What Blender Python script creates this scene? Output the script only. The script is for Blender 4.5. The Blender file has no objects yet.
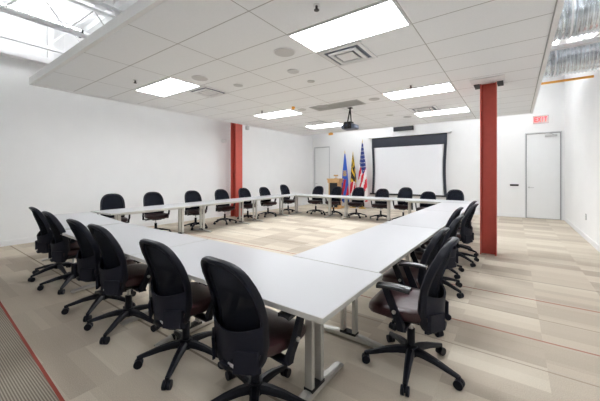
import bpy, bmesh, math, random
from mathutils import Vector, Matrix
C = bpy.context.scene.collection
SC = bpy.context.scene
PI = math.pi
R = math.radians
random.seed(4)

# ------------------------------------------------------------------ camera, world, exposure
cam_d = bpy.data.cameras.new('camera'); cam = bpy.data.objects.new('camera', cam_d); C.objects.link(cam)
cam_d.sensor_width = 36; cam_d.lens = 297/600*36
cam.location = (0, 0, 1.40)
cam.rotation_euler = (R(90), 0, math.atan(215/297))
cam_d.shift_y = -(200.5-176)/600
cam_d.clip_start = .05
SC.camera = cam
SC.view_settings.view_transform = 'Standard'; SC.view_settings.look = 'None'
SC.view_settings.exposure = 1.0; SC.view_settings.gamma = 1; SC.view_settings.use_curve_mapping = False
w = bpy.data.worlds.new('world'); SC.world = w; w.use_nodes = True
w.node_tree.nodes['Background'].inputs[0].default_value = (1, 1, 1, 1)
w.node_tree.nodes['Background'].inputs[1].default_value = .3
PANEL_E = 13.0      # recessed ceiling panels
STRIP_E = 30.0      # strip lights under the roof deck, mostly added fill

# ------------------------------------------------------------------ materials
def mat(name, col, rough=.5, metal=0, emit=None, es=1, alpha=1, noise=0, nscale=60, bump=0, spec=None, coat=0):
    m = bpy.data.materials.new(name); m.use_nodes = True
    nt = m.node_tree; b = nt.nodes['Principled BSDF']
    b.inputs['Base Color'].default_value = (*col, 1)
    b.inputs['Roughness'].default_value = rough; b.inputs['Metallic'].default_value = metal
    b.inputs['Alpha'].default_value = alpha
    if spec is not None: b.inputs['Specular IOR Level'].default_value = spec
    if coat: b.inputs['Coat Weight'].default_value = coat
    if emit: b.inputs['Emission Color'].default_value = (*emit, 1); b.inputs['Emission Strength'].default_value = es
    if noise or bump:
        tc = nt.nodes.new('ShaderNodeTexCoord'); n = nt.nodes.new('ShaderNodeTexNoise')
        n.inputs['Scale'].default_value = nscale; n.inputs['Detail'].default_value = 3
        nt.links.new(tc.outputs['Object'], n.inputs['Vector'])
        if noise:
            mp = nt.nodes.new('ShaderNodeMapRange'); mp.inputs[1].default_value = .25; mp.inputs[2].default_value = .75
            mp.inputs[3].default_value = 1-noise; mp.inputs[4].default_value = 1+noise
            mx = nt.nodes.new('ShaderNodeVectorMath'); mx.operation = 'SCALE'; mx.inputs[0].default_value = col
            nt.links.new(n.outputs['Fac'], mp.inputs[0]); nt.links.new(mp.outputs[0], mx.inputs['Scale'])
            nt.links.new(mx.outputs[0], b.inputs['Base Color'])
        if bump:
            bp = nt.nodes.new('ShaderNodeBump'); bp.inputs['Strength'].default_value = bump; bp.inputs['Distance'].default_value = .01
            nt.links.new(n.outputs['Fac'], bp.inputs['Height']); nt.links.new(bp.outputs[0], b.inputs['Normal'])
    return m
M = {}
M['wall'] = mat('wall_paint', (.88, .88, .875), .85, noise=.012, nscale=3)
M['trim'] = mat('trim_paint', (.86, .86, .86), .5, noise=.01, nscale=4)
M['deck'] = mat('deck_white', (.93, .93, .93), .55, noise=.03, nscale=2)
M['steel_white'] = mat('joist_white', (.93, .93, .93), .5, noise=.02, nscale=5)
M['dark_bit'] = mat('dark_hardware', (.05, .05, .055), .5, noise=.05)
M['fascia'] = mat('fascia_white', (.86, .86, .855), .55, noise=.01, nscale=4)
M['reveal'] = mat('reveal_grey', (.50, .50, .50), .7, noise=.02)
M['door'] = mat('door_paint', (.86, .87, .865), .5, noise=.01, nscale=5)
M['doorframe'] = mat('door_frame_grey', (.60, .61, .62), .45, noise=.02)
M['doorgap'] = mat('door_seal', (.16, .16, .16), .7, noise=.02)
M['chrome'] = mat('brushed_steel', (.6, .6, .6), .32, metal=1, noise=.03, nscale=30)
M['table'] = mat('table_laminate', (.47, .47, .485), .38, noise=.012, nscale=120)
M['table_edge'] = mat('table_edge_band', (.50, .49, .46), .4, noise=.02)
M['leg_metal'] = mat('table_leg_silver', (.60, .59, .56), .38, metal=.55, noise=.02)
M['plastic'] = mat('black_plastic', (.006, .007, .013), .42, spec=.25, noise=.06, nscale=80)
M['arm_pad'] = mat('arm_pad_black', (.03, .03, .035), .25, noise=.04, nscale=40)
M['mesh'] = mat('mesh_fabric', (.006, .008, .015), .8, spec=.1, alpha=.9, noise=.2, nscale=400)
M['band'] = mat('lumbar_shell', (.011, .012, .021), .62, spec=.2, noise=.25, nscale=260, bump=.2)
M['leather'] = mat('maroon_leather', (.040, .012, .015), .36, noise=.12, nscale=30, bump=.12)
M['tag'] = mat('white_tag', (.7, .7, .7), .5, noise=.02)
M['red_paint'] = mat('red_column_paint', (.53, .085, .06), .5, noise=.05, nscale=12)
M['panel'] = mat('light_diffuser', (.9, .9, .9), .5, emit=(.94, .97, 1), es=PANEL_E)
M['strip'] = mat('fill_strip_tube', (.9, .9, .9), .5, emit=(.94, .97, 1), es=STRIP_E)  # tubes of the added downward fill strips
M['strip_up'] = mat('strip_tube_uplight', (.9, .9, .9), .5, emit=(.94, .97, 1), es=STRIP_E*.62)
M['vent'] = mat('vent_white', (.78, .78, .79), .45, noise=.01)
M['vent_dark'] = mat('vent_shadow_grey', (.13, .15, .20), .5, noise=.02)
M['grille'] = mat('return_grille', (.52, .52, .50), .6, noise=.05, nscale=90)
M['speaker'] = mat('speaker_grille', (.60, .60, .60), .6, noise=.08, nscale=300)
M['duct'] = mat('galvanised_duct', (.80, .83, .86), .27, metal=1, noise=.25, nscale=8)
M['orange'] = mat('orange_paint', (.90, .42, .06), .5, noise=.03)
M['black'] = mat('black_metal', (.008, .008, .010), .6, noise=.05)
M['screen'] = mat('screen_fabric', (.90, .91, .94), .9, noise=.006)
M['screen_border'] = mat('screen_black_border', (.035, .04, .055), .8, noise=.04)
M['wood'] = mat('lectern_wood', (.62, .38, .17), .45, noise=.12, nscale=14)
M['speakerbar'] = mat('speaker_bar_grey', (.06, .065, .075), .7, noise=.1, nscale=150)
M['lens'] = mat('lens_glass', (.05, .06, .09), .05, noise=.02)
M['projector'] = mat('projector_grey', (.10, .12, .17), .35, noise=.05)
M['exit_red'] = mat('exit_letters', (.8, .04, .04), .5, emit=(1, .05, .05), es=.55)
M['exit_plate'] = mat('exit_plate_acrylic', (.95, .88, .87), .15, alpha=.45, noise=.01)
M['gold'] = mat('brass', (.7, .5, .15), .3, metal=1, noise=.03)
M['f_blue'] = mat('flag_blue', (.03, .12, .55), .8, noise=.05)
M['f_navy'] = mat('flag_navy', (.02, .04, .20), .8, noise=.05)
M['f_red'] = mat('flag_red', (.60, .02, .04), .8, noise=.05)
M['f_white'] = mat('flag_white', (.85, .83, .82), .8, noise=.02)
M['f_yellow'] = mat('flag_yellow', (.85, .55, .03), .8, noise=.05)
M['f_black'] = mat('flag_black', (.015, .015, .015), .8, noise=.05)
M['outlet'] = mat('outlet_grey', (.30, .30, .30), .5, noise=.03)

def N(nt, t, **k):
    n = nt.nodes.new(t)
    for a, v in k.items(): setattr(n, a, v)
    return n
def math_(nt, op, a, b=None):
    n = N(nt, 'ShaderNodeMath', operation=op)
    for i, v in enumerate((a, b)):
        if v is None: continue
        if isinstance(v, (int, float)): n.inputs[i].default_value = v
        else: nt.links.new(v, n.inputs[i])
    return n.outputs[0]
def tex_xyz(nt):
    g = N(nt, 'ShaderNodeTexCoord'); s = N(nt, 'ShaderNodeSeparateXYZ'); nt.links.new(g.outputs['Object'], s.inputs[0])
    return g, s
def line_mask(nt, v, pos, wd):
    return math_(nt, 'LESS_THAN', math_(nt, 'ABSOLUTE', math_(nt, 'SUBTRACT', v, pos)), wd)
def mixc(nt, f, a, b):
    n = N(nt, 'ShaderNodeMix', data_type='RGBA')
    if isinstance(f, (int, float)): n.inputs[0].default_value = f
    else: nt.links.new(f, n.inputs[0])
    for i, v in ((6, a), (7, b)):
        if isinstance(v, tuple): n.inputs[i].default_value = (*v, 1)
        else: nt.links.new(v, n.inputs[i])
    return n.outputs[2]

# carpet: strip tiles in beiges, thin red and grey lines, a ribbed zone in front
def carpet():
    m = bpy.data.materials.new('carpet'); m.use_nodes = True; nt = m.node_tree; b = nt.nodes['Principled BSDF']
    b.inputs['Roughness'].default_value = .95; b.inputs['Specular IOR Level'].default_value = .15
    g, s = tex_xyz(nt); x, y = s.outputs[0], s.outputs[1]
    cx = math_(nt, 'FLOOR', math_(nt, 'DIVIDE', math_(nt, 'SUBTRACT', x, .19), .61))
    def wn(vx, vy, seed):
        c = N(nt, 'ShaderNodeCombineXYZ')
        for i, v in enumerate((vx, vy, seed)):
            if isinstance(v, (int, float)): c.inputs[i].default_value = v
            else: nt.links.new(v, c.inputs[i])
        n = N(nt, 'ShaderNodeTexWhiteNoise', noise_dimensions='3D'); nt.links.new(c.outputs[0], n.inputs['Vector'])
        return n.outputs['Value']
    row = math_(nt, 'FLOOR', math_(nt, 'DIVIDE', math_(nt, 'ADD', y, math_(nt, 'MULTIPLY', wn(cx, 0., 3.), .3)), .305))
    half = math_(nt, 'FLOOR', math_(nt, 'DIVIDE', math_(nt, 'SUBTRACT', x, .19), 1.22))
    row2 = math_(nt, 'FLOOR', math_(nt, 'DIVIDE', y, .61))
    row3 = math_(nt, 'FLOOR', math_(nt, 'DIVIDE', math_(nt, 'ADD', y, .1), .152))
    v = math_(nt, 'ADD', math_(nt, 'MULTIPLY', wn(cx, row, 1.), .70), math_(nt, 'MULTIPLY', wn(half, row2, 2.), .10))
    v = math_(nt, 'ADD', v, math_(nt, 'MULTIPLY', wn(cx, row3, 5.), .20))
    cr = N(nt, 'ShaderNodeValToRGB'); nt.links.new(v, cr.inputs[0])
    e = cr.color_ramp.elements
    e[0].position = .15; e[0].color = (.465, .40, .325, 1)
    e[1].position = .85; e[1].color = (.66, .60, .50, 1)
    k = e.new(.5); k.color = (.575, .505, .41, 1)
    col = cr.outputs[0]
    # weave speckle
    nz = N(nt, 'ShaderNodeTexNoise'); nz.inputs['Scale'].default_value = 170; nz.inputs['Detail'].default_value = 2
    nt.links.new(g.outputs['Object'], nz.inputs['Vector'])
    mp = N(nt, 'ShaderNodeMapRange'); mp.inputs[1].default_value = .3; mp.inputs[2].default_value = .7; mp.inputs[3].default_value = .86; mp.inputs[4].default_value = 1.12
    nt.links.new(nz.outputs['Fac'], mp.inputs[0])
    # ribs nearer than the red line
    rib = math_(nt, 'SINE', math_(nt, 'MULTIPLY', y, 2*PI/.0135))
    yt = math_(nt, 'ADD', y, math_(nt, 'MULTIPLY', x, .036))
    ribz = math_(nt, 'LESS_THAN', yt, .54)
    ribc = mixc(nt, math_(nt, 'GREATER_THAN', rib, .1), (.22, .185, .145), (.42, .375, .31))
    ribv = mixc(nt, math_(nt, 'MULTIPLY', wn(cx, row2, 7.), .35), ribc, (.22, .17, .13))
    col = mixc(nt, ribz, col, ribv)
    sc = N(nt, 'ShaderNodeVectorMath', operation='SCALE'); nt.links.new(col, sc.inputs[0]); nt.links.new(mp.outputs[0], sc.inputs['Scale'])
    col = sc.outputs[0]
    for pos, wd, c, f in ((4.27, .011, (.33, .09, .07), .9), (3.24, .010, (.34, .09, .07), .75),
                          (3.72, .006, (.15, .11, .08), .6), (2.76, .007, (.20, .14, .11), .5), (1.42, .010, (.15, .11, .08), .7),
                          (5.02, .010, (.18, .14, .10), .6), (6.9, .008, (.2, .15, .11), .4)):
        col = mixc(nt, math_(nt, 'MULTIPLY', line_mask(nt, y, pos, wd), f), col, c)
    col = mixc(nt, line_mask(nt, yt, .5485, .010), col, (.33, .075, .055))
    nt.links.new(col, b.inputs['Base Color'])
    bp = N(nt, 'ShaderNodeBump'); bp.inputs['Strength'].default_value = .3; bp.inputs['Distance'].default_value = .006
    nt.links.new(nz.outputs['Fac'], bp.inputs['Height']); nt.links.new(bp.outputs[0], b.inputs['Normal'])
    return m
M['carpet'] = carpet()

def tiles():
    m = bpy.data.materials.new('ceiling_tile'); m.use_nodes = True; nt = m.node_tree; b = nt.nodes['Principled BSDF']
    b.inputs['Roughness'].default_value = .95; b.inputs['Specular IOR Level'].default_value = .1
    g, s = tex_xyz(nt); x, y = s.outputs[0], s.outputs[1]
    fx = math_(nt, 'ABSOLUTE', math_(nt, 'SUBTRACT', math_(nt, 'FRACT', math_(nt, 'DIVIDE', math_(nt, 'ADD', x, .91+12.6+.63), 1.26)), .5))
    fy = math_(nt, 'ABSOLUTE', math_(nt, 'SUBTRACT', math_(nt, 'FRACT', math_(nt, 'DIVIDE', math_(nt, 'ADD', y, 6.12-2.12+.306), .612)), .5))
    mx = math_(nt, 'LESS_THAN', fx, .0045); my = math_(nt, 'LESS_THAN', fy, .0105)
    k = math_(nt, 'MAXIMUM', mx, my)
    nz = N(nt, 'ShaderNodeTexNoise'); nz.inputs['Scale'].default_value = 60; nz.inputs['Detail'].default_value = 4
    nt.links.new(g.outputs['Object'], nz.inputs['Vector'])
    c0 = mixc(nt, nz.outputs['Fac'], (.86, .875, .885), (.93, .94, .95))
    nt.links.new(mixc(nt, k, c0, (.50, .49, .48)), b.inputs['Base Color'])
    bp = N(nt, 'ShaderNodeBump'); bp.inputs['Strength'].default_value = .15; bp.inputs['Distance'].default_value = .004
    nt.links.new(nz.outputs['Fac'], bp.inputs['Height']); nt.links.new(bp.outputs[0], b.inputs['Normal'])
    return m
M['tile'] = tiles()

# ------------------------------------------------------------------ helpers
def box(bm, x0, x1, y0, y1, z0, z1, bev=0):
    r = bmesh.ops.create_cube(bm, size=1); v = r['verts']
    bmesh.ops.scale(bm, vec=(abs(x1-x0), abs(y1-y0), abs(z1-z0)), verts=v)
    bmesh.ops.translate(bm, vec=((x0+x1)/2, (y0+y1)/2, (z0+z1)/2), verts=v)
    if bev:
        es = list({e for q in v for e in q.link_edges})
        bmesh.ops.bevel(bm, geom=es, offset=bev, segments=2, profile=.5, affect='EDGES')
def tube(bm, pts, rads, seg=10, cap=True, flat=1.0, up=None):
    pts = [Vector(p) for p in pts]; rings = []
    if isinstance(rads, (int, float)): rads = [rads]*len(pts)
    for i, p in enumerate(pts):
        d = (pts[min(i+1, len(pts)-1)]-pts[max(i-1, 0)]).normalized()
        u = Vector(up) if up else (Vector((0, 0, 1)) if abs(d.z) < .9 else Vector((1, 0, 0)))
        a = d.cross(u).normalized(); b_ = a.cross(d).normalized()
        rings.append([bm.verts.new(p+a*math.cos(t)*rads[i]+b_*math.sin(t)*rads[i]*flat) for t in (2*PI*k/seg for k in range(seg))])
    for q, r_ in zip(rings, rings[1:]):
        for k in range(seg):
            bm.faces.new((q[k], q[(k+1) % seg], r_[(k+1) % seg], r_[k]))
    if cap: bm.faces.new(rings[0][::-1]); bm.faces.new(rings[-1])
def loop_tube(bm, pts, ra, rb, nrm, seg=8):
    n = len(pts); rings = []
    for i in range(n):
        p = Vector(pts[i]); d = (Vector(pts[(i+1) % n])-Vector(pts[i-1])).normalized()
        a = d.cross(Vector(nrm)).normalized(); b_ = a.cross(d).normalized()
        rings.append([bm.verts.new(p+a*math.cos(t)*ra+b_*math.sin(t)*rb) for t in (2*PI*k/seg for k in range(seg))])
    for i in range(n):
        q, r_ = rings[i], rings[(i+1) % n]
        for k in range(seg): bm.faces.new((q[k], q[(k+1) % seg], r_[(k+1) % seg], r_[k]))
def cyl(bm, c, r, h, seg=20, axis='Z', r2=None):
    q = bmesh.ops.create_cone(bm, cap_ends=True, segments=seg, radius1=r, radius2=r if r2 is None else r2, depth=h)['verts']
    if axis == 'X': bmesh.ops.rotate(bm, verts=q, matrix=Matrix.Rotation(PI/2, 3, 'Y'))
    if axis == 'Y': bmesh.ops.rotate(bm, verts=q, matrix=Matrix.Rotation(PI/2, 3, 'X'))
    bmesh.ops.translate(bm, vec=c, verts=q)
def slab(bm, P, us, vs, Nf, th):
    """thick curved sheet: P(u,v) front point, thickness th along Nf"""
    nf = Vector(Nf)*th
    g = [[(bm.verts.new(Vector(P(u, v))), bm.verts.new(Vector(P(u, v))+nf)) for u in us] for v in vs]
    nu, nv = len(us), len(vs)
    for j in range(nv-1):
        for i in range(nu-1):
            a, b_, c, d = g[j][i], g[j][i+1], g[j+1][i+1], g[j+1][i]
            bm.faces.new((a[0], b_[0], c[0], d[0])); bm.faces.new((a[1], d[1], c[1], b_[1]))
    for i in range(nu-1):
        for j in (0, nv-1):
            a, b_ = g[j][i], g[j][i+1]; bm.faces.new((a[0], a[1], b_[1], b_[0]))
    for j in range(nv-1):
        for i in (0, nu-1):
            a, b_ = g[j][i], g[j+1][i]; bm.faces.new((a[0], b_[0], b_[1], a[1]))
def obj(name, bm, m, parent=None, smooth=False, loc=None, label=None):
    bmesh.ops.recalc_face_normals(bm, faces=bm.faces)
    me = bpy.data.meshes.new(name); bm.to_mesh(me); bm.free()
    ms = m if isinstance(m, (list, tuple)) else [m]
    for q in ms: me.materials.append(q)
    if smooth:
        for p in me.polygons: p.use_smooth = True
        try: me.set_sharp_from_angle(angle=R(40))
        except Exception: pass
    o = bpy.data.objects.new(name, me); C.objects.link(o)
    if loc: o.location = loc
    if parent: o.parent = parent
    if label: o['label'] = label
    return o
def thing(name, label, cat, loc=(0, 0, 0), rz=0, group=None):
    o = bpy.data.objects.new(name, None); C.objects.link(o); o.location = loc; o.rotation_euler = (0, 0, rz)
    o.empty_display_size = .1
    o['label'] = label; o['category'] = cat
    if group: o['group'] = group
    return o
def tag(o, label, cat, group=None):
    o['label'] = label; o['category'] = cat
    if group: o['group'] = group
    return o
def struct(name, bm, m, parent=None, smooth=False):
    o = obj(name, bm, m, parent, smooth)
    if not parent: o['kind'] = 'structure'
    return o
def bxo(*a, bev=0):
    bm = bmesh.new(); box(bm, *a, bev=bev); return bm
KIDS = {}
def dup(root, loc, rz, label, group=None):
    def cp(o, par):
        c = o.copy(); C.objects.link(c)
        if par: c.parent = par
        for k in [q for q in bpy.data.objects if q.parent == o]: cp(k, c)
        return c
    if root.name not in KIDS:
        KIDS[root.name] = True
    r = cp(root, None); r.location = loc; r.rotation_euler = (0, 0, rz); r['label'] = label
    if group: r['group'] = group
    return r

# ------------------------------------------------------------------ room
XL, XR, YB, YF, ZT = -8.25, 1.27, 12.5, -1.6, 4.75
struct('floor', bxo(XL-.2, XR+.2, YF-.2, YB+.2, -.1, 0), M['carpet'])
struct('wall_left', bxo(XL-.15, XL, YF, YB, 0, ZT), M['wall'])
struct('wall_right', bxo(XR, XR+.15, YF, YB, 0, ZT), M['wall'])
def wall_holes(name, y0, y1, holes):
    bm = bmesh.new(); xs = XL-.15
    for hx0, hx1, hz in holes:
        box(bm, xs, hx0, y0, y1, 0, ZT); box(bm, hx0, hx1, y0, y1, hz, ZT); xs = hx1
    box(bm, xs, XR+.15, y0, y1, 0, ZT)
    struct(name, bm, M['wall'])
DL = (-8.16, -7.27, 2.84); DR = (.27, 1.21, 2.83)
wall_holes('wall_back', YB, YB+.15, [DL, DR])
struct('wall_front', bxo(XL-.15, XR+.15, YF-.15, YF, 0, ZT), M['wall'])
BH = .11
struct('baseboard_left', bxo(XL, XL+.015, YF, YB, 0, BH), M['trim'])
struct('baseboard_right', bxo(XR-.015, XR, YF, YB, 0, BH), M['trim'])
struct('baseboard_back', bxo(DL[1]+.06, DR[0]-.06, YB-.015, YB, 0, BH), M['trim'])
# corrugated roof deck
bm = bmesh.new(); prof = []
y = YF
while y < YB:
    prof += [(y, ZT-.09), (y+.12, ZT-.09), (y+.16, ZT), (y+.26, ZT)]; y += .3
prof.append((YB, ZT-.09))
va = [bm.verts.new((XL-.15, p[0], p[1])) for p in prof]; vb = [bm.verts.new((XR+.15, p[0], p[1])) for p in prof]
vc = [bm.verts.new((XL-.15, p[0], ZT+.08)) for p in prof]; vd = [bm.verts.new((XR+.15, p[0], ZT+.08)) for p in prof]
for i in range(len(prof)-1):
    bm.faces.new((va[i], va[i+1], vb[i+1], vb[i])); bm.faces.new((vc[i], vd[i], vd[i+1], vc[i+1]))
struct('ceiling', bm, M['deck'])
# roof joists (open web trusses running front to back)
def joist(x, zb=3.98, zt=4.58):
    bm = bmesh.new()
    box(bm, x-.05, x+.05, YF, YB, zt-.05, zt); box(bm, x-.04, x+.04, YF, YB, zb, zb+.05)
    y = YF+.1; k = 0; s = .42
    while y+s < YB:
        a, b_ = (zb+.03, zt-.03) if k % 2 == 0 else (zt-.03, zb+.03)
        tube(bm, [(x, y, a), (x, y+s, b_)], .014, 6)
        y += s; k += 1
    return bm
for i, x in enumerate((-7.72, -6.5, -5.1, -3.7, -2.3, -.9)):
    struct('trim_%d' % (i+1), joist(x), M['steel_white'])
# beam along the top of the left wall, with a vertical post
struct('trim_7', bxo(XL, XL+.16, YF, YB, 3.80, 3.93), M['steel_white'])
bm = bmesh.new(); box(bm, XL+.02, XL+.12, 2.0, 2.1, 3.93, ZT); box(bm, XL+.02, XL+.12, 6.0, 6.1, 3.93, ZT)
struct('trim_8', bm, M['steel_white'])

# suspended ceiling cloud
CX0, CX1, CY0, CY1, CZ = -7.10, .38, 1.47, 9.95, 3.06
cl = thing('ceiling_cloud', 'large suspended grey acoustic tile ceiling with white edge trim over the tables', 'ceiling', (0, 0, 0))
bm = bxo(CX0+.065, CX1-.065, CY0+.065, CY1-.065, CZ, CZ+.06); obj('tile_field', bm, M['tile'], cl)
bm = bmesh.new()
for a in ((CX0+.05, CX1-.05, CY0+.05, CY0+.065), (CX0+.05, CX1-.05, CY1-.065, CY1-.05), (CX0+.05, CX0+.065, CY0+.065, CY1-.065), (CX1-.065, CX1-.05, CY0+.065, CY1-.065)):
    box(bm, *a, CZ+.012, CZ+.05)
obj('shadow_reveal', bm, M['reveal'], cl)
bm = bmesh.new()
for a in ((CX0, CX1, CY0, CY0+.05), (CX0, CX1, CY1-.05, CY1), (CX0, CX0+.05, CY0+.05, CY1-.05), (CX1-.05, CX1, CY0+.05, CY1-.05)):
    box(bm, *a, CZ-.012, CZ+.11)
obj('edge_trim', bm, M['fascia'], cl)
bm = bmesh.new()
for px in (-6.8, -4.7, -2.4, .1):
    for py in (1.9, 4.2, 7.0, 9.5): tube(bm, [(px, py, CZ+.06), (px, py, ZT-.1)], .004, 5)
obj('hanger_wire', bm, M['steel_white'], cl)

# recessed panels
panel_labels = ['blown-out bright ceiling panel nearest the camera, beside the largest square vent',
    'bright ceiling panel at the left, nearest the ceiling cloud\'s left corner',
    'bright ceiling panel right of centre, just left of the right red column head',
    'narrow bright ceiling panel in the middle of the left row, between column and projector',
    'bright ceiling panel nearest the projection screen on the right row',
    'thin bright ceiling panel farthest away, near the back left door']
pp = [(-2.17, 2.74), (-5.95+.02, 2.76), (-2.17, 5.80), (-5.80, 5.82), (-2.17, 8.10), (-5.70, 8.12)]
def make_panel():
    t = thing('ceiling_light', '', 'ceiling light', group='recessed light panels in the ceiling cloud')
    bm = bmesh.new(); W, D, f = 1.25, .6, .022
    for a in ((0, W, 0, f), (0, W, D-f, D), (0, f, f, D-f), (W-f, W, f, D-f)): box(bm, *a, -.012, 0)
    obj('frame', bm, M['vent'], t)
    obj('diffuser', bxo(f, W-f, f, D-f, -.006, 0), M['panel'], t)
    return t
p0 = make_panel()
for i, ((x, y), lb) in enumerate(zip(pp, panel_labels)):
    o = p0 if i == 0 else dup(p0, (0, 0, 0), 0, lb)
    o.location = (x, y, CZ); o['label'] = lb
# square diffusers
def make_vent():
    t = thing('ceiling_vent', '', 'air vent', group='square air diffusers in the ceiling cloud')
    bm = bmesh.new()
    W = .60
    def ring(o, z0, z1, wd):
        for a in ((o, W-o, o, o+wd), (o, W-o, W-o-wd, W-o), (o, o+wd, o+wd, W-o-wd), (W-o-wd, W-o, o+wd, W-o-wd)): box(bm, *a, z0, z1)
    ring(0, -.015, 0, .05); ring(.10, -.03, -.012, .05)
    obj('louver_ring', bm, M['vent'], t)
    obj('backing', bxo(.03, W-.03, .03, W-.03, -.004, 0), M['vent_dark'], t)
    obj('center_plate', bxo(.18, W-.18, .18, W-.18, -.03, -.02), M['vent'], t)
    return t
v0 = make_vent()
for i, (x, y, lb) in enumerate([(-2.15, 3.38, 'square white air diffuser touching the nearest bright panel'),
        (-5.20, 3.38, 'square air diffuser beside the left bright ceiling panel'),
        (-2.12, 7.48, 'square air diffuser in front of the bright panel nearest the screen'),
        (-5.25, 7.50, 'faint square air diffuser in front of the farthest bright panel'),
        (-6.3, 5.85, 'faint square diffuser left of the middle left light panel')][:4]):
    o = v0 if i == 0 else dup(v0, (0, 0, 0), 0, lb)
    o.location = (x, y, CZ); o['label'] = lb
t = thing('return_grille', 'long grey return air grille in the ceiling cloud above the projector', 'air vent', (-4.02, 5.93, CZ))
bm = bmesh.new()
for k in range(14): box(bm, .02, 1.23, .02+k*.032, .034+k*.032, -.012, -.004)
obj('slat', bm, M['grille'], t)
bm = bmesh.new()
for a in ((0, 1.25, 0, .02), (0, 1.25, .45, .47), (0, .02, .02, .45), (1.23, 1.25, .02, .45)): box(bm, *a, -.014, 0)
obj('frame', bm, M['speaker'], t)
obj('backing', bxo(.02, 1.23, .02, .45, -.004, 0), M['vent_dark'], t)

# in-ceiling speakers
def make_spk(r):
    t = thing('ceiling_speaker', '', 'speaker', group='round speakers in the ceiling cloud')
    bm = bmesh.new(); cyl(bm, (0, 0, -.006), r*.9, .012, 32, r2=r*.9); obj('grille', bm, M['speaker'], t)
    bm = bmesh.new(); n = 32
    loop_tube(bm, [(r*.95*math.cos(2*PI*k/n), r*.95*math.sin(2*PI*k/n), -.004) for k in range(n)], r*.06, .008, (0, 0, 1), 6)
    obj('rim', bm, M['vent'], t, True)
    return t
spk = [(-2.5, 3.10, .145, 'large round ceiling speaker nearest the camera, left of the brightest panel'),
       (-4.32, 3.08, .14, 'round ceiling speaker just right of the left bright panel'),
       (-4.09, 3.73, .09, 'small round ceiling fitting right of the left square diffuser'),
       (-2.84, 3.74, .10, 'small round ceiling fitting behind the largest ceiling speaker'),
       (-3.72, 6.02, .15, 'pale oval-looking ceiling speaker beside the long grey grille'),
       (-4.30, 6.02, .11, 'small round ceiling fitting left of the long grey grille'),
       (-2.46, 6.12, .12, 'round ceiling fitting between the grey grille and the light panel by the column'),
       (-2.76, 7.98, .10, 'small round ceiling fitting above the wall speaker bar'),
       (-2.44, 8.50, .12, 'round ceiling fitting beside the light panel nearest the screen'),
       (-2.89, 4.32, .07, 'tiny round ceiling fitting behind the nearest light panel')]
for x, y, r_, lb in spk:
    o = make_spk(r_); o.location = (x, y, CZ); o['label'] = lb
def make_sprk():
    t = thing('sprinkler_head', '', 'sprinkler', group='sprinkler heads in the ceiling cloud')
    bm = bmesh.new(); cyl(bm, (0, 0, -.004), .035, .008, 16); obj('escutcheon', bm, M['vent'], t)
    bm = bmesh.new(); cyl(bm, (0, 0, -.028), .012, .04, 8); cyl(bm, (0, 0, -.05), .026, .006, 10); obj('deflector', bm, M['dark_bit'], t)
    return t
s0 = make_sprk()
for i, (x, y, lb) in enumerate([(-1.56, 2.43, 'dark sprinkler head at the top, above the nearest light panel'),
        (-5.32, 2.49, 'dark sprinkler head left of the left light panel'),
        (-1.54, 5.58, 'dark sprinkler head in front of the light panel by the right column'),
        (-5.21, 5.55, 'dark sprinkler head in front of the middle left light panel'),
        (-5.30, 8.0, 'small dark sprinkler head in front of the farthest light panel')]):
    o = s0 if i == 0 else dup(s0, (0, 0, 0), 0, lb)
    o.location = (x, y, CZ); o['label'] = lb
bm = bmesh.new(); cyl(bm, (0, 0, -.02), .04, .04, 16); cyl(bm, (0, 0, -.05), .025, .03, 12)  # two small cylinders forming an orange spot on the ceiling
tag(obj('orange_spot', bm, M['orange'], loc=(-4.31, 5.68, CZ)), 'tiny orange spot on the ceiling beside the middle left light panel', 'orange spot')
bm = bmesh.new(); box(bm, -.09, .08, -.03, .03, -.10, -.02, bev=.01); tube(bm, [(0, 0, -.02), (0, 0, .02)], .01, 6)
tag(obj('hanging_bracket', bm, M['orange'], loc=(-5.62, 9.75, CZ-.015)), 'small orange bar hanging under the cloud edge above the back left door', 'bracket')

# strip lights under the deck; all but the top-left one are added fill
def make_strip(L, lb, loc, rz=0, up=False):
    t = thing('strip_light', lb, 'strip light', loc, rz); tz = .08 if up else -.02
    obj('housing', bxo(-.07, .07, 0, L, 0, .06, bev=.01), M['steel_white'], t)
    bm = bmesh.new()
    for xx in (-.035, .035): tube(bm, [(xx, .04, tz), (xx, L-.04, tz)], .016, 10)
    obj('lamp_tube', bm, M['strip_up' if up else 'strip'], t)
    bm = bmesh.new(); box(bm, -.075, .075, 0, .035, min(tz, 0)-.03, .09); obj('end_cap', bm, M['dark_bit'], t)
    obj('end_cap', bxo(-.075, .075, L-.035, L, min(tz, 0)-.03, .09), M['dark_bit'], t)
    for yy in (.2, L-.2):
        bm = bmesh.new(); tube(bm, [(0, yy, .06), (0, yy, ZT-.1-loc[2])], .006, 6)
        obj('hanger_rod', bm, M['steel_white'], t)
    return t
make_strip(2.4, 'white strip light with dark ends between the roof joists at top left', (-7.14, -.1, 4.26), 0, True)
make_strip(2.4, 'added fill strip light above the walkway along the left wall', (-7.3, 3.2, 4.26), 0, True)
make_strip(2.4, 'added fill strip light above the walkway towards the back left corner', (-7.3, 7.0, 4.26), 0, True)
make_strip(2.4, 'added fill strip light under the roof in front of the ceiling cloud, right bay', (1.0, .3, 4.10), PI/2)
make_strip(2.4, 'added fill strip light under the roof behind the cloud by the back wall, left bay', (-4.2, 10.9, 4.2), PI/2)
make_strip(2.4, 'added fill strip light under the roof behind the cloud by the back wall, right bay', (.6, 10.9, 4.2), PI/2)
make_strip(2.4, 'added fill strip light above the corrugated ducts along the right wall', (.85, 7.9, 4.30), 0, True)
make_strip(2.4, 'added fill strip light above the corrugated ducts near the camera on the right', (.85, 3.2, 4.30), 0, True)

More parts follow.
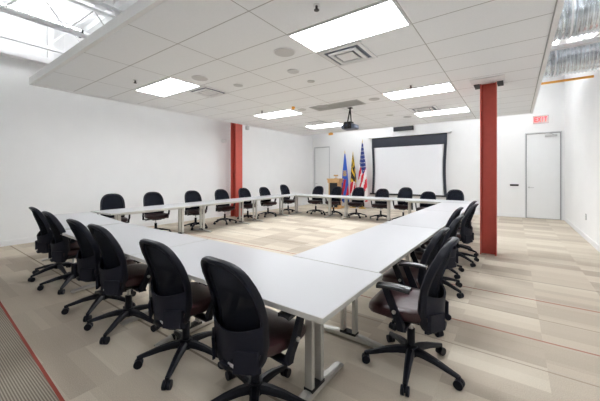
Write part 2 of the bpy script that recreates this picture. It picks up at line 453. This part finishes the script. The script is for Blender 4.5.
# ducts running across on the right
def duct(y, z, r_, lb):
    t = thing('air_duct', lb, 'duct', (0, y, z), group='spiral ducts over the right aisle')
    bm = bmesh.new(); n = 28; x = -1.2; rings = []; k = 0
    while x <= XR+.02:
        rr = r_+(.016, .004, -.006, .004)[k % 4]
        rings.append([bm.verts.new((x, rr*math.cos(2*PI*j/n), rr*math.sin(2*PI*j/n))) for j in range(n)]); x += .0125; k += 1
    for q, s_ in zip(rings, rings[1:]):
        for j in range(n): bm.faces.new((q[j], q[(j+1) % n], s_[(j+1) % n], s_[j]))
    bm.faces.new(rings[0]); bm.faces.new(rings[-1])
    obj('duct_shell', bm, M['duct'], t, True)
    bm = bmesh.new()
    for xx in (.6,):
        loop_tube(bm, [(xx, (r_+.016)*math.cos(a), (r_+.016)*math.sin(a)) for a in (2*PI*j/24 for j in range(24))], .004, .012, (1, 0, 0), 6)
        tube(bm, [(xx, 0, r_+.01), (xx, 0, ZT-.1-z)], .006, 6)
    obj('hanger_strap', bm, M['steel_white'], t)
duct(7.35, 3.56, .27, 'corrugated silver round duct farther from the camera, above the orange bar')
duct(5.38, 3.58, .29, 'corrugated silver round duct nearer the camera at the top right')
bm = bmesh.new(); box(bm, -1.2, XR, 6.75, 6.85, 3.60, 3.66); box(bm, -1.2, XR, 6.75, 6.85, 3.86, 3.90)
for k in range(8): tube(bm, [(-1.1+k*.3, 6.8, 3.63 if k % 2 else 3.88), (-.8+k*.3, 6.8, 3.88 if k % 2 else 3.63)], .01, 5)
tag(obj('pipe_rack', bm, M['steel_white']), 'white open steel rack between the two corrugated ducts', 'rack')
bm = bmesh.new(); box(bm, .2, XR, 8.2, 8.24, 3.365, 3.405)
tag(obj('orange_bar', bm, M['orange']), 'thin orange steel bar running from the cloud to the right wall under the ducts', 'bar')

# columns
def column(x, y, w_, d, h_, lb):
    bm = bmesh.new()
    box(bm, -w_/2, -w_/2+.016, -d/2, d/2, 0, h_); box(bm, w_/2-.016, w_/2, -d/2, d/2, 0, h_)
    box(bm, -w_/2+.016, w_/2-.016, -.007, .007, 0, h_)
    return tag(obj('steel_column', bm, M['red_paint'], loc=(x, y, 0)), lb, 'column', 'red painted steel columns')
column(-.385, 6.33, .245, .26, 4.65, 'red steel column standing right of the tables, in front of the right door wall')
column(-7.82, 7.05, .26, .30, 4.65, 'red steel column against the left wall behind the left chairs')
t = thing('column_collar', 'white and black ceiling collar around the head of the right red column', 'collar', (-.385, 6.33, CZ))
bm = bmesh.new(); box(bm, -.25, .25, -.46, -.14, -.02, -.002); obj('cover_plate', bm, M['vent'], t)
bm = bmesh.new(); box(bm, -.22, -.13, -.16, .16, -.03, -.002); box(bm, .13, .22, -.16, .16, -.03, -.002); obj('gap_box', bm, M['black'], t)

# ------------------------------------------------------------------ doors
def door(idx, D, hinge):
    x0, x1, z1 = D; y = YB
    t = bpy.data.objects.new('door_%d' % idx, None); C.objects.link(t); t['kind'] = 'structure'; t.location = (x0, y, 0)
    w_ = x1-x0
    obj('door_leaf', bxo(.045, w_-.045, .02, .065, .012, z1-.045), M['door'], t)
    bm = bmesh.new(); box(bm, 0, .03, -.012, .12, 0, z1); box(bm, w_-.03, w_, -.012, .12, 0, z1); box(bm, .03, w_-.03, -.012, .12, z1-.03, z1)
    obj('door_frame', bm, M['doorframe'], t)
    obj('seal', bxo(.03, w_-.03, .05, .12, .0, z1-.03), M['doorgap'], t)
    hx_ = .11 if hinge == 'R' else .10
    bm = bmesh.new(); cyl(bm, (hx_, .005, 1.02), .028, .02, 16, 'Y'); tube(bm, [(hx_, .0, 1.02), (hx_, -.045, 1.02), (hx_+.13, -.045, 1.02)], .011, 8)
    obj('door_handle', bm, M['chrome'], t, True)
    if idx == 2:
        bm = bmesh.new(); box(bm, w_-.42, w_-.12, -.05, .02, z1-.16, z1-.10, bev=.006)
        tube(bm, [(w_-.2, -.03, z1-.10), (w_-.32, -.09, z1-.05), (w_-.5, -.02, z1-.03)], .012, 6)
        obj('door_closer', bm, M['chrome'], t)
door(1, DL, 'L'); door(2, DR, 'R')

# ------------------------------------------------------------------ tables
TZ = .72
def make_table(L, W=.78):
    """top spans x -L/2..L/2, y -W/2..W/2"""
    t = thing('training_table', '', 'table', group='rectangular tables set in a hollow square')
    g = .003
    obj('tabletop', bxo(-L/2+.004+g, L/2-.004-g, -W/2+.004, W/2-.004, TZ-.028, TZ, bev=.002), M['table'], t)
    bm = bmesh.new()
    for a in ((-L/2+g, L/2-g, -W/2, -W/2+.004), (-L/2+g, L/2-g, W/2-.004, W/2), (-L/2+g, -L/2+.004+g, -W/2+.004, W/2-.004), (L/2-.004-g, L/2-g, -W/2+.004, W/2-.004)):
        box(bm, *a, TZ-.029, TZ-.001)
    obj('edge_band', bm, M['table_edge'], t)
    bm = bmesh.new(); box(bm, -L/2+.3, L/2-.3, -.10, -.07, TZ-.085, TZ-.03); box(bm, -L/2+.3, L/2-.3, .07, .10, TZ-.085, TZ-.03)
    obj('support_rail', bm, M['leg_metal'], t)
    for s in (-1, 1):
        x = s*(L/2-.31)
        bm = bmesh.new()
        for yy in (-.055, .055): box(bm, x-.028, x+.028, yy-.016, yy+.016, .05, TZ-.05, bev=.004)
        box(bm, x-.03, x+.03, -W*.40, W*.40, TZ-.055, TZ-.029, bev=.004)
        lg = obj('leg', bm, M['leg_metal'], t)
        bm = bmesh.new()
        fl = W*.43
        pr = [(-fl, .012, .024), (-fl*.9, .012, .034), (-.1, .012, .055), (.1, .012, .055), (fl*.9, .012, .034), (fl, .012, .024)]
        rs = []
        for yy, z0, z1 in pr: rs.append([bm.verts.new((x+dx, yy, zz)) for dx, zz in ((-.032, z0), (.032, z0), (.032, z1-.008), (.018, z1), (-.018, z1), (-.032, z1-.008))])
        for q, r_ in zip(rs, rs[1:]):
            for k in range(6): bm.faces.new((q[k], q[(k+1) % 6], r_[(k+1) % 6], r_[k]))
        bm.faces.new(rs[0]); bm.faces.new(rs[-1])
        for yy in (-fl+.03, fl-.03): cyl(bm, (x, yy, .006), .02, .012, 10)
        obj('foot', bm, M['leg_metal'], lg)
        bm = bmesh.new(); box(bm, x-.034, x+.034, -.075, .075, .045, .066, bev=.004); obj('foot_clip', bm, M['black'], lg)
    return t
L1 = 1.93; L2 = 2.14; L3 = 2.05; L4 = 2.05; a4 = None
a1 = make_table(L1, .80); a2 = make_table(L2, .76); a3 = make_table(L3, .80); a4 = make_table(L4, .76)
sx = lambda k: -.74-L1*(k+.5)
for k, lb in enumerate(['white table at the near right corner, nearest the camera, with silver legs at its end',
                        'white table in the middle of the near row, between two near seams',
                        'white table at the left end of the near row']):
    o = a1 if k == 0 else dup(a1, (0, 0, 0), 0, lb)
    o.location = (sx(k), 1.20+.40+.01, 0) if k < 2 else (-5.61, 1.725, 0); o['label'] = lb
    if k == 2: o.rotation_euler = (0, 0, R(-6.5))
for k, lb in enumerate(['white table of the far row meeting the right side, in front of the screen',
                        'white table in the middle of the far row, below the flags and screen edge',
                        'white table at the left end of the far row, below the lectern']):
    o = a3 if k == 0 else dup(a3, (0, 0, 0), 0, lb)
    o.location = (-.74-L3*(k+.5), 8.455+.41, 0); o['label'] = lb
for k, lb in enumerate(['white table of the right side nearest the camera, joined to the near row',
                        'white middle table of the right side row',
                        'white farthest table of the right side row, beside the right red column']):
    o = a2 if k == 0 else dup(a2, (0, 0, 0), 0, lb)
    o.location = (-.78-.38, 2.015+L2*(k+.5), 0); o.rotation_euler = (0, 0, PI/2); o['label'] = lb
th = .075
for k, lb in enumerate(['white table of the left side nearest the camera, overlapping the near row corner',
                        'white middle table of the left side row',
                        'white farthest table of the left side row, near the back left corner']):
    d = 2.24+L4*(k+.5)
    o = a4 if k == 0 else dup(a4, (0, 0, 0), 0, lb); o['label'] = lb; o.rotation_euler = (0, 0, PI/2+th); o.location = (-6.24-(d-2.0)*math.sin(th), 2.0+(d-2.0)*math.cos(th)+.06, 0)

# ------------------------------------------------------------------ chairs
def zy(z):          # back profile, negative = behind the seat
    q = (z-.30)/.65
    return -.185 - .075*q + .028*math.sin(PI*min(1, max(0, q*1.2))) - .03*max(0, q-.5)*2
def hw(z):
    return .188+.029*math.sin(min(1, max(0, (z-.28)/.42))*PI/2)
def BP(u, z, off=0):
    return (u*hw(z), zy(z)+.070*u*u+off, z)
def outline(n=44, shrink=0):
    pts = []
    zc, H = .643, .305-shrink
    for k in range(n):
        t_ = 2*PI*k/n; c, s = math.cos(t_), math.sin(t_)
        ex = 2/3.0 if s > 0 else 2/5.
        z = zc+H*math.copysign(abs(s)**ex, s); u = math.copysign(abs(c)**ex, c)
        hwz = hw(z)-shrink
        pts.append((u*hwz, zy(z)+.070*u*u, z))
    return pts
def make_chair():
    t = thing('office_chair', '', 'chair')
    # five-star base
    for k in range(5):
        a = PI/2+2*PI*k/5
        bm = bmesh.new()
        prof = [(.03, .135, .030), (.10, .132, .027), (.18, .118, .023), (.26, .095, .019), (.325, .078, .015)]
        rs = []
        for r_, z, wd in prof:
            hh = wd*.95
            rs.append([bm.verts.new((r_, yy, zz)) for yy, zz in ((-wd, z-hh), (wd, z-hh), (wd, z), (wd*.5, z+hh*.6), (-wd*.5, z+hh*.6), (-wd, z))])
        for q, s_ in zip(rs, rs[1:]):
            for j in range(6): bm.faces.new((q[j], q[(j+1) % 6], s_[(j+1) % 6], s_[j]))
        bm.faces.new(rs[0]); bm.faces.new(rs[-1])
        lg = obj('leg', bm, M['plastic'], t, True); lg.rotation_euler = (0, 0, a)
        bm = bmesh.new()
        for yy in (-.016, .016): cyl(bm, (.325, yy, .03), .03, .02, 18, 'Y')
        cyl(bm, (.325, 0, .03), .014, .05, 8, 'Y'); cyl(bm, (.325, 0, .06), .012, .045, 8)
        obj('caster', bm, M['plastic'], lg, True)
    bm = bmesh.new(); cyl(bm, (0, 0, .125), .045, .07, 20); cyl(bm, (0, 0, .20), .028, .16, 16)
    obj('base_hub', bm, M['plastic'], t, True)
    bm = bmesh.new(); cyl(bm, (0, 0, .32), .016, .12, 14); obj('gas_lift', bm, M['chrome'], t, True, label='silver gas lift rod')
    # upper parts
    bm = bmesh.new(); box(bm, -.10, .10, -.12, .12, .355, .405, bev=.012)
    tube(bm, [(.08, .02, .37), (.20, .03, .365), (.24, .05, .36)], .008, 6); tube(bm, [(-.08, .02, .37), (-.20, .0, .36)], .008, 6)
    box(bm, -.04, .04, -.235, -.10, .345, .375, bev=.008)
    obj('tilt_mechanism', bm, M['plastic'], t, True)
    def seat_mesh(sx_, sy, z0, z1, dome, cy, drop):
        bm = bmesh.new(); n = 36; lay = []
        prof = [(0.80, z0), (.95, z0+.012), (1., (z0+z1)/2), (.985, z1-.012), (.93, z1), (.75, z1+dome*.45), (.45, z1+dome*.8), (.15, z1+dome)]
        for s, z in prof:
            ring = []
            for k in range(n):
                a = 2*PI*k/n; c, q = math.cos(a), math.sin(a)
                x = math.copysign(abs(c)**.62, c)*sx_*s; y = math.copysign(abs(q)**.62, q)*sy*s
                f = max(0, (y/sy-.45))
                saddle = .012*(x/sx_)**2
                ring.append(bm.verts.new((x*(1-.06*max(0, -y/sy)), y+cy, z-drop*f*f*3 + (saddle if z > z1-.02 else 0))))
            lay.append(ring)
        for q, s_ in zip(lay, lay[1:]):
            for k in range(n): bm.faces.new((q[k], q[(k+1) % n], s_[(k+1) % n], s_[k]))
        bm.faces.new(lay[0]); bm.faces.new(lay[-1])
        return bm
    obj('seat', seat_mesh(.25, .235, .415, .485, .016, .05, .035), M['leather'], t, True, label='maroon leather seat cushion')
    obj('seat_pan', seat_mesh(.215, .20, .390, .418, 0, .04, .01), M['plastic'], t, True)
    # back
    bm = bmesh.new(); loop_tube(bm, outline(), .016, .027, (0, 1, 0), 8)
    bf = obj('backrest_frame', bm, M['plastic'], t, True)
    bm = bmesh.new(); bo = outline(44, .010); top = [p for p in bo if p[2] > .50]
    # mesh panel as rows between left and right rim
    rows = [.47+.465*k/16 for k in range(17)]
    def halfw(z):
        s = max(-1, min(1, (z-.643)/.301)); ex = 3.0 if s > 0 else 5.
        return max(.02, (1-abs(s)**ex)**(1/ex))
    us = [-1+2*k/12 for k in range(13)]
    slab(bm, lambda u, z: (u*halfw(z)*(hw(z)-.006), zy(z)+.070*(u*halfw(z))**2+.004, z), us, rows, (0, -1, 0), .004)
    obj('mesh_panel', bm, M['mesh'], bf, True, label='see-through black mesh panel')
    bm = bmesh.new()
    def LB(u, z):
        q = (z-.47)/.13
        return (u*(hw(z)+.010), zy(z)+.072*u*u-.032-.010*(1-u*u), z-.03+(.055*u*u))
    slab(bm, LB, [-1+2*k/14 for k in range(15)], [.44, .46, .49, .53, .57, .59], (0, 1, 0), .012)
    obj('lumbar_band', bm, M['band'], bf, True, label='charcoal lumbar band')
    bm = bmesh.new()
    for s in (-1, 1):
        slab(bm, lambda u, z: (s*(hw(z)-.005-.10*u), zy(z)+.045-.07*u-.012, z), [0, .35, .7, 1], [.36, .39, .43, .48], (0, -1, 0), .02)
    slab(bm, lambda u, z: (u*.19, zy(z)+.06*u*u-.028, z), [-1+2*k/8 for k in range(9)], [.345, .355, .38, .40], (0, 1, 0), .024)
    box(bm, -.045, .045, zy(.38)-.030, zy(.38)-.006, .36, .47, bev=.006)
    obj('back_shell', bm, M['band'], bf, True)
    obj('tag', bxo(.02, .07, zy(.35)-.034, zy(.35)-.029, .368, .384), M['tag'], bf, label='small white tag')
    # arms
    for s in (-1, 1):
        bm = bmesh.new()
        path = [(.105, .650, .026), (.085, .60, .027), (.06, .54, .028), (.035, .48, .029), (.012, .42, .028), (.0, .375, .022)]
        rs = []
        for yy, zz, wd in path:
            xo = s*(.300 if zz > .45 else .290); xi = s*(.274 if zz > .45 else .258)
            rs.append([bm.verts.new(p) for p in ((xi, yy-wd, zz), (xo, yy-wd*.8, zz), (xo, yy+wd*.8, zz), (xi, yy+wd, zz))])
        for q, r_ in zip(rs, rs[1:]):
            for j in range(4): bm.faces.new((q[j], q[(j+1) % 4], r_[(j+1) % 4], r_[j]))
        bm.faces.new(rs[0]); bm.faces.new(rs[-1])
        box(bm, min(s*.12, s*.285), max(s*.12, s*.285), -.03, .03, .372, .390, bev=.005)
        ar = obj('armrest', bm, M['plastic'], t, True)
        bm = bmesh.new(); n = 7
        slab(bm, lambda u, v: (s*.287+u*.040, -.06+v*.215, .652+.010*math.sin(v*PI)-.008*u*u), [-1, -.6, 0, .6, 1], [k/n for k in range(n+1)], (0, 0, 1), .020)
        obj('arm_pad', bm, M['arm_pad'], ar, True)
        bm = bmesh.new(); cyl(bm, (s*.303, .042, .50), .013, .012, 14, 'X'); obj('bolt', bm, M['chrome'], ar, True, label='round silver bolt')
    return t
proto = make_chair()
UP = ('gas_lift', 'tilt_mechanism', 'seat', 'seat_pan', 'backrest_frame', 'armrest')
first = [True]
def chair(x, y, face, label, group, dz=0., base=0.):
    """face: degrees the sitter looks towards (0 = +X, 90 = +Y)"""
    if first[0]: o = proto; first[0] = False
    else: o = dup(proto, (0, 0, 0), 0, label)
    todo.append((o, x, y, face, label, group, dz, base)); return o
todo = []
g1 = 'office chairs along the near row'; g2 = 'office chairs along the right row'
g3 = 'office chairs along the left row'; g4 = 'office chairs along the far row'
chair(-1.275, 1.30, 86, 'large black chair nearest the camera, its back filling the bottom centre', g1, 0, 8)
chair(-2.04, 1.33, 90, 'second black chair from the right in the near row, left of the largest chair', g1, 0, 0)
chair(-2.95, 1.32, 88, 'third black chair from the right in the near row, maroon seat showing to its right', g1, .02, 0)
chair(-3.56, 1.34, 88, 'fourth black chair from the right in the near row, half hidden by the third', g1, .01, 12)
chair(-4.60, 1.39, 86, 'second black chair from the left end of the near row', g1, .01, 20)
chair(-5.27, 1.41, 86, 'leftmost black chair of the near row, nearest the left wall', g1, 0.02, -15)
chair(-.62, 2.25, 183, 'black chair with maroon seat and glossy arms nearest the camera on the right side', g2, .012, 24)
chair(-.80, 3.00, 180, 'black chair tucked in directly behind the nearest right side chair', g2, -.04, 0)
chair(-.80, 3.98, 180, 'third chair back from the camera on the right side, peeking over the second', g2, -.03, 10)
chair(-.90, 4.72, 180, 'fourth chair back from the camera on the right side', g2, 0, 0)
chair(-.78, 5.46, 178, 'fifth chair back on the right side, just left of the red column base', g2, 0, 0)
chair(-.86, 6.08, 180, 'farthest chair on the right side, partly hidden by the red column', g2, 0, 20)
LA = [(2.86, 'first chair on the left side, its rounded back above the table corner'),
      (3.78, 'second chair on the left side, maroon seat visible under the table'),
      (4.88, 'third chair on the left side, right of the one with the wide maroon seat'),
      (5.88, 'fourth chair on the left side, just left of the left red column'),
      (6.82, 'fifth chair on the left side, just right of the left red column'),
      (7.80, 'sixth chair on the left side, between the red column and the back corner'),
      (8.95, 'last chair on the left side, closest to the back left corner')]
for i, (y, lb) in enumerate(LA):
    chair(-6.93-.01*i, y-.06, (-16, -12, -12, -10, -8, -8, -4)[i], lb, g3, (.05, .05, .04, .04, .05, .05, .11)[i], 17*i)
FA = [(-6.02, 'leftmost chair of the far row, in front of the back left door'),
      (-5.26, 'second chair of the far row, in front of the lectern'),
      (-4.38, 'third chair of the far row, in front of the three flags'),
      (-3.52, 'fourth chair of the far row, at the left edge of the screen'),
      (-2.80, 'fifth chair of the far row, in front of the screen centre'),
      (-2.12, 'sixth chair of the far row, lower back in front of the screen'),
      (-1.38, 'rightmost chair of the far row, at the right edge of the screen')]
for i, (x, lb) in enumerate(FA):
    chair(x, 9.32, -90+(3, -4, 0, 5, -3, 0, 3)[i], lb, g4, (0.06, .06, .05, .02, .08, -.03, .05)[i], 23*i)
for o, x, y, face, label, group, dz, base in todo:
    o.location = (x, y, 0); o.rotation_euler = (0, 0, R(face-90)); o['label'] = label; o['group'] = group
    o['category'] = 'chair'
KM = {}
for q in bpy.data.objects:
    if q.parent: KM.setdefault(q.parent.name, []).append(q)
for o, x, y, face, label, group, dz, base in todo:
    k5 = 0
    for c in KM[o.name]:
        b0 = c.name.split('.')[0]
        if b0 == 'leg': c.rotation_euler = (0, 0, PI/2+2*PI*k5/5+R(base)); k5 += 1
        elif b0 in UP: c.location = (0, 0, dz if b0 == 'backrest_frame' else min(dz, .004))

# ------------------------------------------------------------------ back wall things
SX0, SX1 = -5.09, -2.09
t = thing('projection_screen', 'large pull-down projection screen with black border hanging on the back wall', 'projection screen', ((SX0+SX1)/2, YB-.10, 0))
sw = (SX1-SX0)/2
obj('housing', bxo(-sw-.16, sw+.14, -.07, .085, 3.04, 3.10, bev=.008), M['trim'], t, label='slim white screen housing')
bm = bmesh.new()
def SP(u, v):
    z = .66+v*(2.62-.66)
    return (u*(sw-.14-.05*math.sin(PI*v)*.6), .0, z)
slab(bm, SP, [-1, 0, 1], [k/10 for k in range(11)], (0, 1, 0), .004)
obj('screen_fabric', bm, M['screen'], t)
bm = bmesh.new(); box(bm, -sw, sw, .006, .010, 2.62, 3.04)
for s in (-1, 1):
    def SB(u, v):
        z = .62+v*(2.64-.62); xo = sw-.04*math.sin(PI*v); xi = xo-.10
        return (s*(xi+(xo-xi)*u), -.002, z)
    slab(bm, SB, [0, 1], [k/12 for k in range(13)], (0, 1, 0), .003)
obj('border', bm, M['screen_border'], t, label='black cloth border, widest at the top')
obj('weight_bar', bxo(-sw-.08, sw+.08, -.025, .025, .60, .66, bev=.006), M['black'], t)
bm = bmesh.new(); box(bm, -.4, .4, -.10, 0, -.085, .085, bev=.008)
o = thing('speaker_bar', 'dark grey rectangular speaker bar on the back wall above the screen', 'speaker', (-3.74, YB, 3.36))
obj('cabinet', bm, M['black'], o)
bm = bmesh.new()
for k in range(16): box(bm, -.38+k*.048, -.352+k*.048, -.106, -.098, -.068, .068)
obj('grille', bm, M['speakerbar'], o)

# projector
t = thing('projector', 'dark ceiling projector hanging from a slim black mount above the far tables', 'projector', (-3.25, 6.57, 0), R(2))
bm = bmesh.new(); box(bm, -.05, .05, -.05, .05, CZ-.015, CZ)
tube(bm, [(0, 0, CZ-.01), (-.07, 0, 2.70)], .016, 8); tube(bm, [(0, 0, CZ-.01), (.03, 0, 2.70)], .016, 8); box(bm, -.11, .07, -.05, .05, 2.68, 2.71)
obj('ceiling_mount', bm, M['black'], t)
obj('projector_body', bxo(-.18, .18, -.15, .15, 2.53, 2.65, bev=.04), M['projector'], t, True)
bm = bmesh.new(); box(bm, -.09, .10, -.17, -.14, 2.53, 2.70, bev=.02); cyl(bm, (0, -.19, 2.61), .05, .06, 20, 'Y'); obj('lens_barrel', bm, M['black'], t, True)
bm = bmesh.new(); cyl(bm, (0, -.222, 2.61), .036, .008, 20, 'Y'); obj('lens', bm, M['lens'], t, True)

# lectern
t = thing('lectern', 'light wooden lectern standing by the back wall between the door and the flags', 'lectern', (-6.30, 11.3, 0), R(8))
bm = bmesh.new(); box(bm, -.29, .29, -.26, .26, 1.24, 1.29, bev=.006); box(bm, -.26, .26, -.25, .23, 1.11, 1.24, bev=.006); obj('top', bm, M['wood'], t)
bm = bmesh.new(); box(bm, -.22, -.18, -.22, .2, .06, 1.13); box(bm, .18, .22, -.22, .2, .06, 1.13); obj('side_panel', bm, M['wood'], t)
obj('front_panel', bxo(-.18, .18, -.19, -.16, .06, 1.13), M['black'], t, label='black front panel')
bm = bmesh.new(); box(bm, -.25, .25, -.25, .25, 0, .06, bev=.008); obj('base', bm, M['wood'], t)
bm = bmesh.new(); box(bm, -.06, .06, -.04, .04, 0, .02, bev=.004); box(bm, -.012, .012, 0, .02, .02, .10); box(bm, -.10, .10, -.01, .03, .10, .16, bev=.004)
tag(obj('microphone_unit', bm, M['wood'], loc=(-6.28, 11.32, 1.29)), 'small tan desk unit sitting on top of the lectern', 'desk unit')

# flags
def flag(name, label, x, y, ztop, zb, cf, mats, wid, seed):
    t = thing(name, label, 'flag', (x, y, 0), group='flags on poles by the back wall')
    bm = bmesh.new(); cyl(bm, (0, 0, .02), .15, .04, 24); cyl(bm, (0, 0, .06), .05, .05, 16); obj('base', bm, M['gold'], t, True)
    bm = bmesh.new(); tube(bm, [(0, 0, .05), (0, 0, ztop-.12)], .013, 8); obj('pole', bm, M['wood'], t, True)
    bm = bmesh.new(); cyl(bm, (0, 0, ztop-.06), .022, .14, 8, r2=.002); cyl(bm, (0, 0, ztop-.13), .02, .02, 10); obj('finial', bm, M['gold'], t, True)
    rnd = random.Random(seed); ph = rnd.random()*6
    bm = bmesh.new(); nz, na = 60, 48; rings = []
    zt = ztop-.15
    for j in range(nz+1):
        q = j/nz; z = zt+(zb-zt)*q
        r0 = .018+wid*(q**.75)*(1-.10*q)
        rings.append([])
        for k in range(na):
            a = 2*PI*k/na
            rr = r0*(1+.28*min(1, q*3)*math.sin(5*a+ph+q*2.2)+.10*math.sin(9*a+ph*2))
            rings[-1].append(bm.verts.new((rr*math.cos(a)+.02*q, rr*.75*math.sin(a), z+.03*q*math.sin(2*a+ph))))
    for j in range(nz):
        for k in range(na):
            f = bm.faces.new((rings[j][k], rings[j][(k+1) % na], rings[j+1][(k+1) % na], rings[j+1][k]))
            f.material_index = cf(j/nz, k/na)
    bm.faces.new(rings[0]); bm.faces.new(rings[-1])
    obj('cloth', bm, mats, t, True)
def us(q, a):     # a .75 faces the tables
    u = (a-.5)*2  # 0..1 across the front half
    edge = .50+.22*math.sin(a*9)
    if q < .46+.06*math.sin(a*17) and not (u < .22 and q > .36):
        return 1 if (int(q*60) % 4 == 0 and int(a*48) % 3 == 0) else 0
    return 2 if math.sin((q*3.4+a*4.2)*2*PI) > 0 else 1
flag('flag_on_pole', 'tall United States flag on a pole, rightmost of the three flags by the screen', -5.33, 11.95, 2.98, .30, us, [M['f_navy'], M['f_white'], M['f_red']], .20, 3)
def md(q, a):
    if q < .28: return 0 if math.sin((q*5+a*5)*2*PI) > -.1 else 1
    if q < .60: return 0 if math.sin((q*4.2-a*3)*2*PI) > .35 else 1
    return 2 if math.sin((q*2.5+a*5)*2*PI) > -.35 else 3
flag('flag_on_pole', 'black, yellow, red and white patterned state flag, middle of the three flags', -5.80, 12.0, 2.48, .35, md, [M['f_yellow'], M['f_black'], M['f_red'], M['f_white']], .15, 5)
def bl(q, a):
    if .34 < q < .46 and .62 < a < .92: return 1 if math.sin(q*150+a*40) > -.3 else 0
    if q > .52: return 2 if math.sin((a*3+q*1.7)*2*PI) > -.25 and q < .86 else 0
    return 0
flag('flag_on_pole', 'blue flag with yellow emblem and red lower part, leftmost of the three flags', -6.17, 11.95, 2.55, .25, bl, [M['f_blue'], M['f_yellow'], M['f_red']], .16, 8)

# exit sign
t = thing('exit_sign', 'red-lettered EXIT sign above the right back door', 'exit sign', (.68, YB, 3.26))
obj('plate', bxo(-.20, .20, -.05, -.04, -.15, .11), M['exit_plate'], t)
obj('canopy', bxo(-.16, .16, -.07, 0, .11, .135, bev=.005), M['trim'], t)
LET = {'E': [(0, .2, 0, 1), (0, .8, 0, .18), (0, .7, .42, .58), (0, .8, .82, 1)], 'I': [(.3, .5, 0, 1)], 'T': [(0, .8, .82, 1), (.3, .5, 0, 1)]}
bm = bmesh.new(); x0 = -.165
for ch in 'EXIT':
    s = .095
    if ch == 'X':
        for a, b_ in (((0, 0), (.8, 1)), ((0, 1), (.8, 0))):
            tube(bm, [(x0+a[0]*s, -.054, -.09+a[1]*.16), (x0+b_[0]*s, -.054, -.09+b_[1]*.16)], .010, 6)
    else:
        for a in LET[ch]: box(bm, x0+a[0]*s, x0+a[1]*s, -.058, -.050, -.09+a[2]*.16, -.09+a[3]*.16)
    x0 += .088 if ch != 'I' else .075
obj('lettering', bm, M['exit_red'], t)

# small wall things
t = thing('wall_plate', 'black horizontal plate in a white holder left of the right back door', 'wall plate', (-.02, YB, 1.06))
obj('backplate', bxo(-.15, .15, -.012, 0, -.10, .10), M['trim'], t)
obj('black_strip', bxo(-.12, .12, -.03, -.012, .0, .06, bev=.003), M['black'], t)
t = thing('wall_outlet', 'grey power outlet low on the right wall', 'outlet', (XR, 9.0, .50))
obj('cover_plate', bxo(-.008, 0, -.04, .04, -.065, .065), M['outlet'], t)
bm = bmesh.new(); box(bm, -.014, -.008, -.018, .018, -.045, -.01); box(bm, -.014, -.008, -.018, .018, .01, .045); obj('socket', bm, M['trim'], t)
t = thing('security_camera', 'small white security camera on the left wall beside the red column', 'camera', (XL, 6.8, 2.60))
bm = bmesh.new(); cyl(bm, (.01, 0, 0), .05, .02, 16, 'X'); tube(bm, [(.01, 0, 0), (.10, 0, -.03), (.14, -.04, .0)], .018, 8); obj('bracket', bm, M['vent'], t, True)
bm = bmesh.new(); cyl(bm, (.16, -.07, .02), .045, .16, 16, 'Y'); obj('camera_body', bm, M['fascia'], t, True)
t = thing('motion_sensor', 'small grey sensor box hanging under the left edge of the ceiling cloud', 'sensor', (-6.95, 6.72, CZ-.012))
obj('stem', bxo(-.015, .015, -.015, .015, -.05, 0), M['vent'], t)
obj('sensor_body', bxo(-.05, .05, -.05, .05, -.17, -.05, bev=.012), M['speaker'], t)
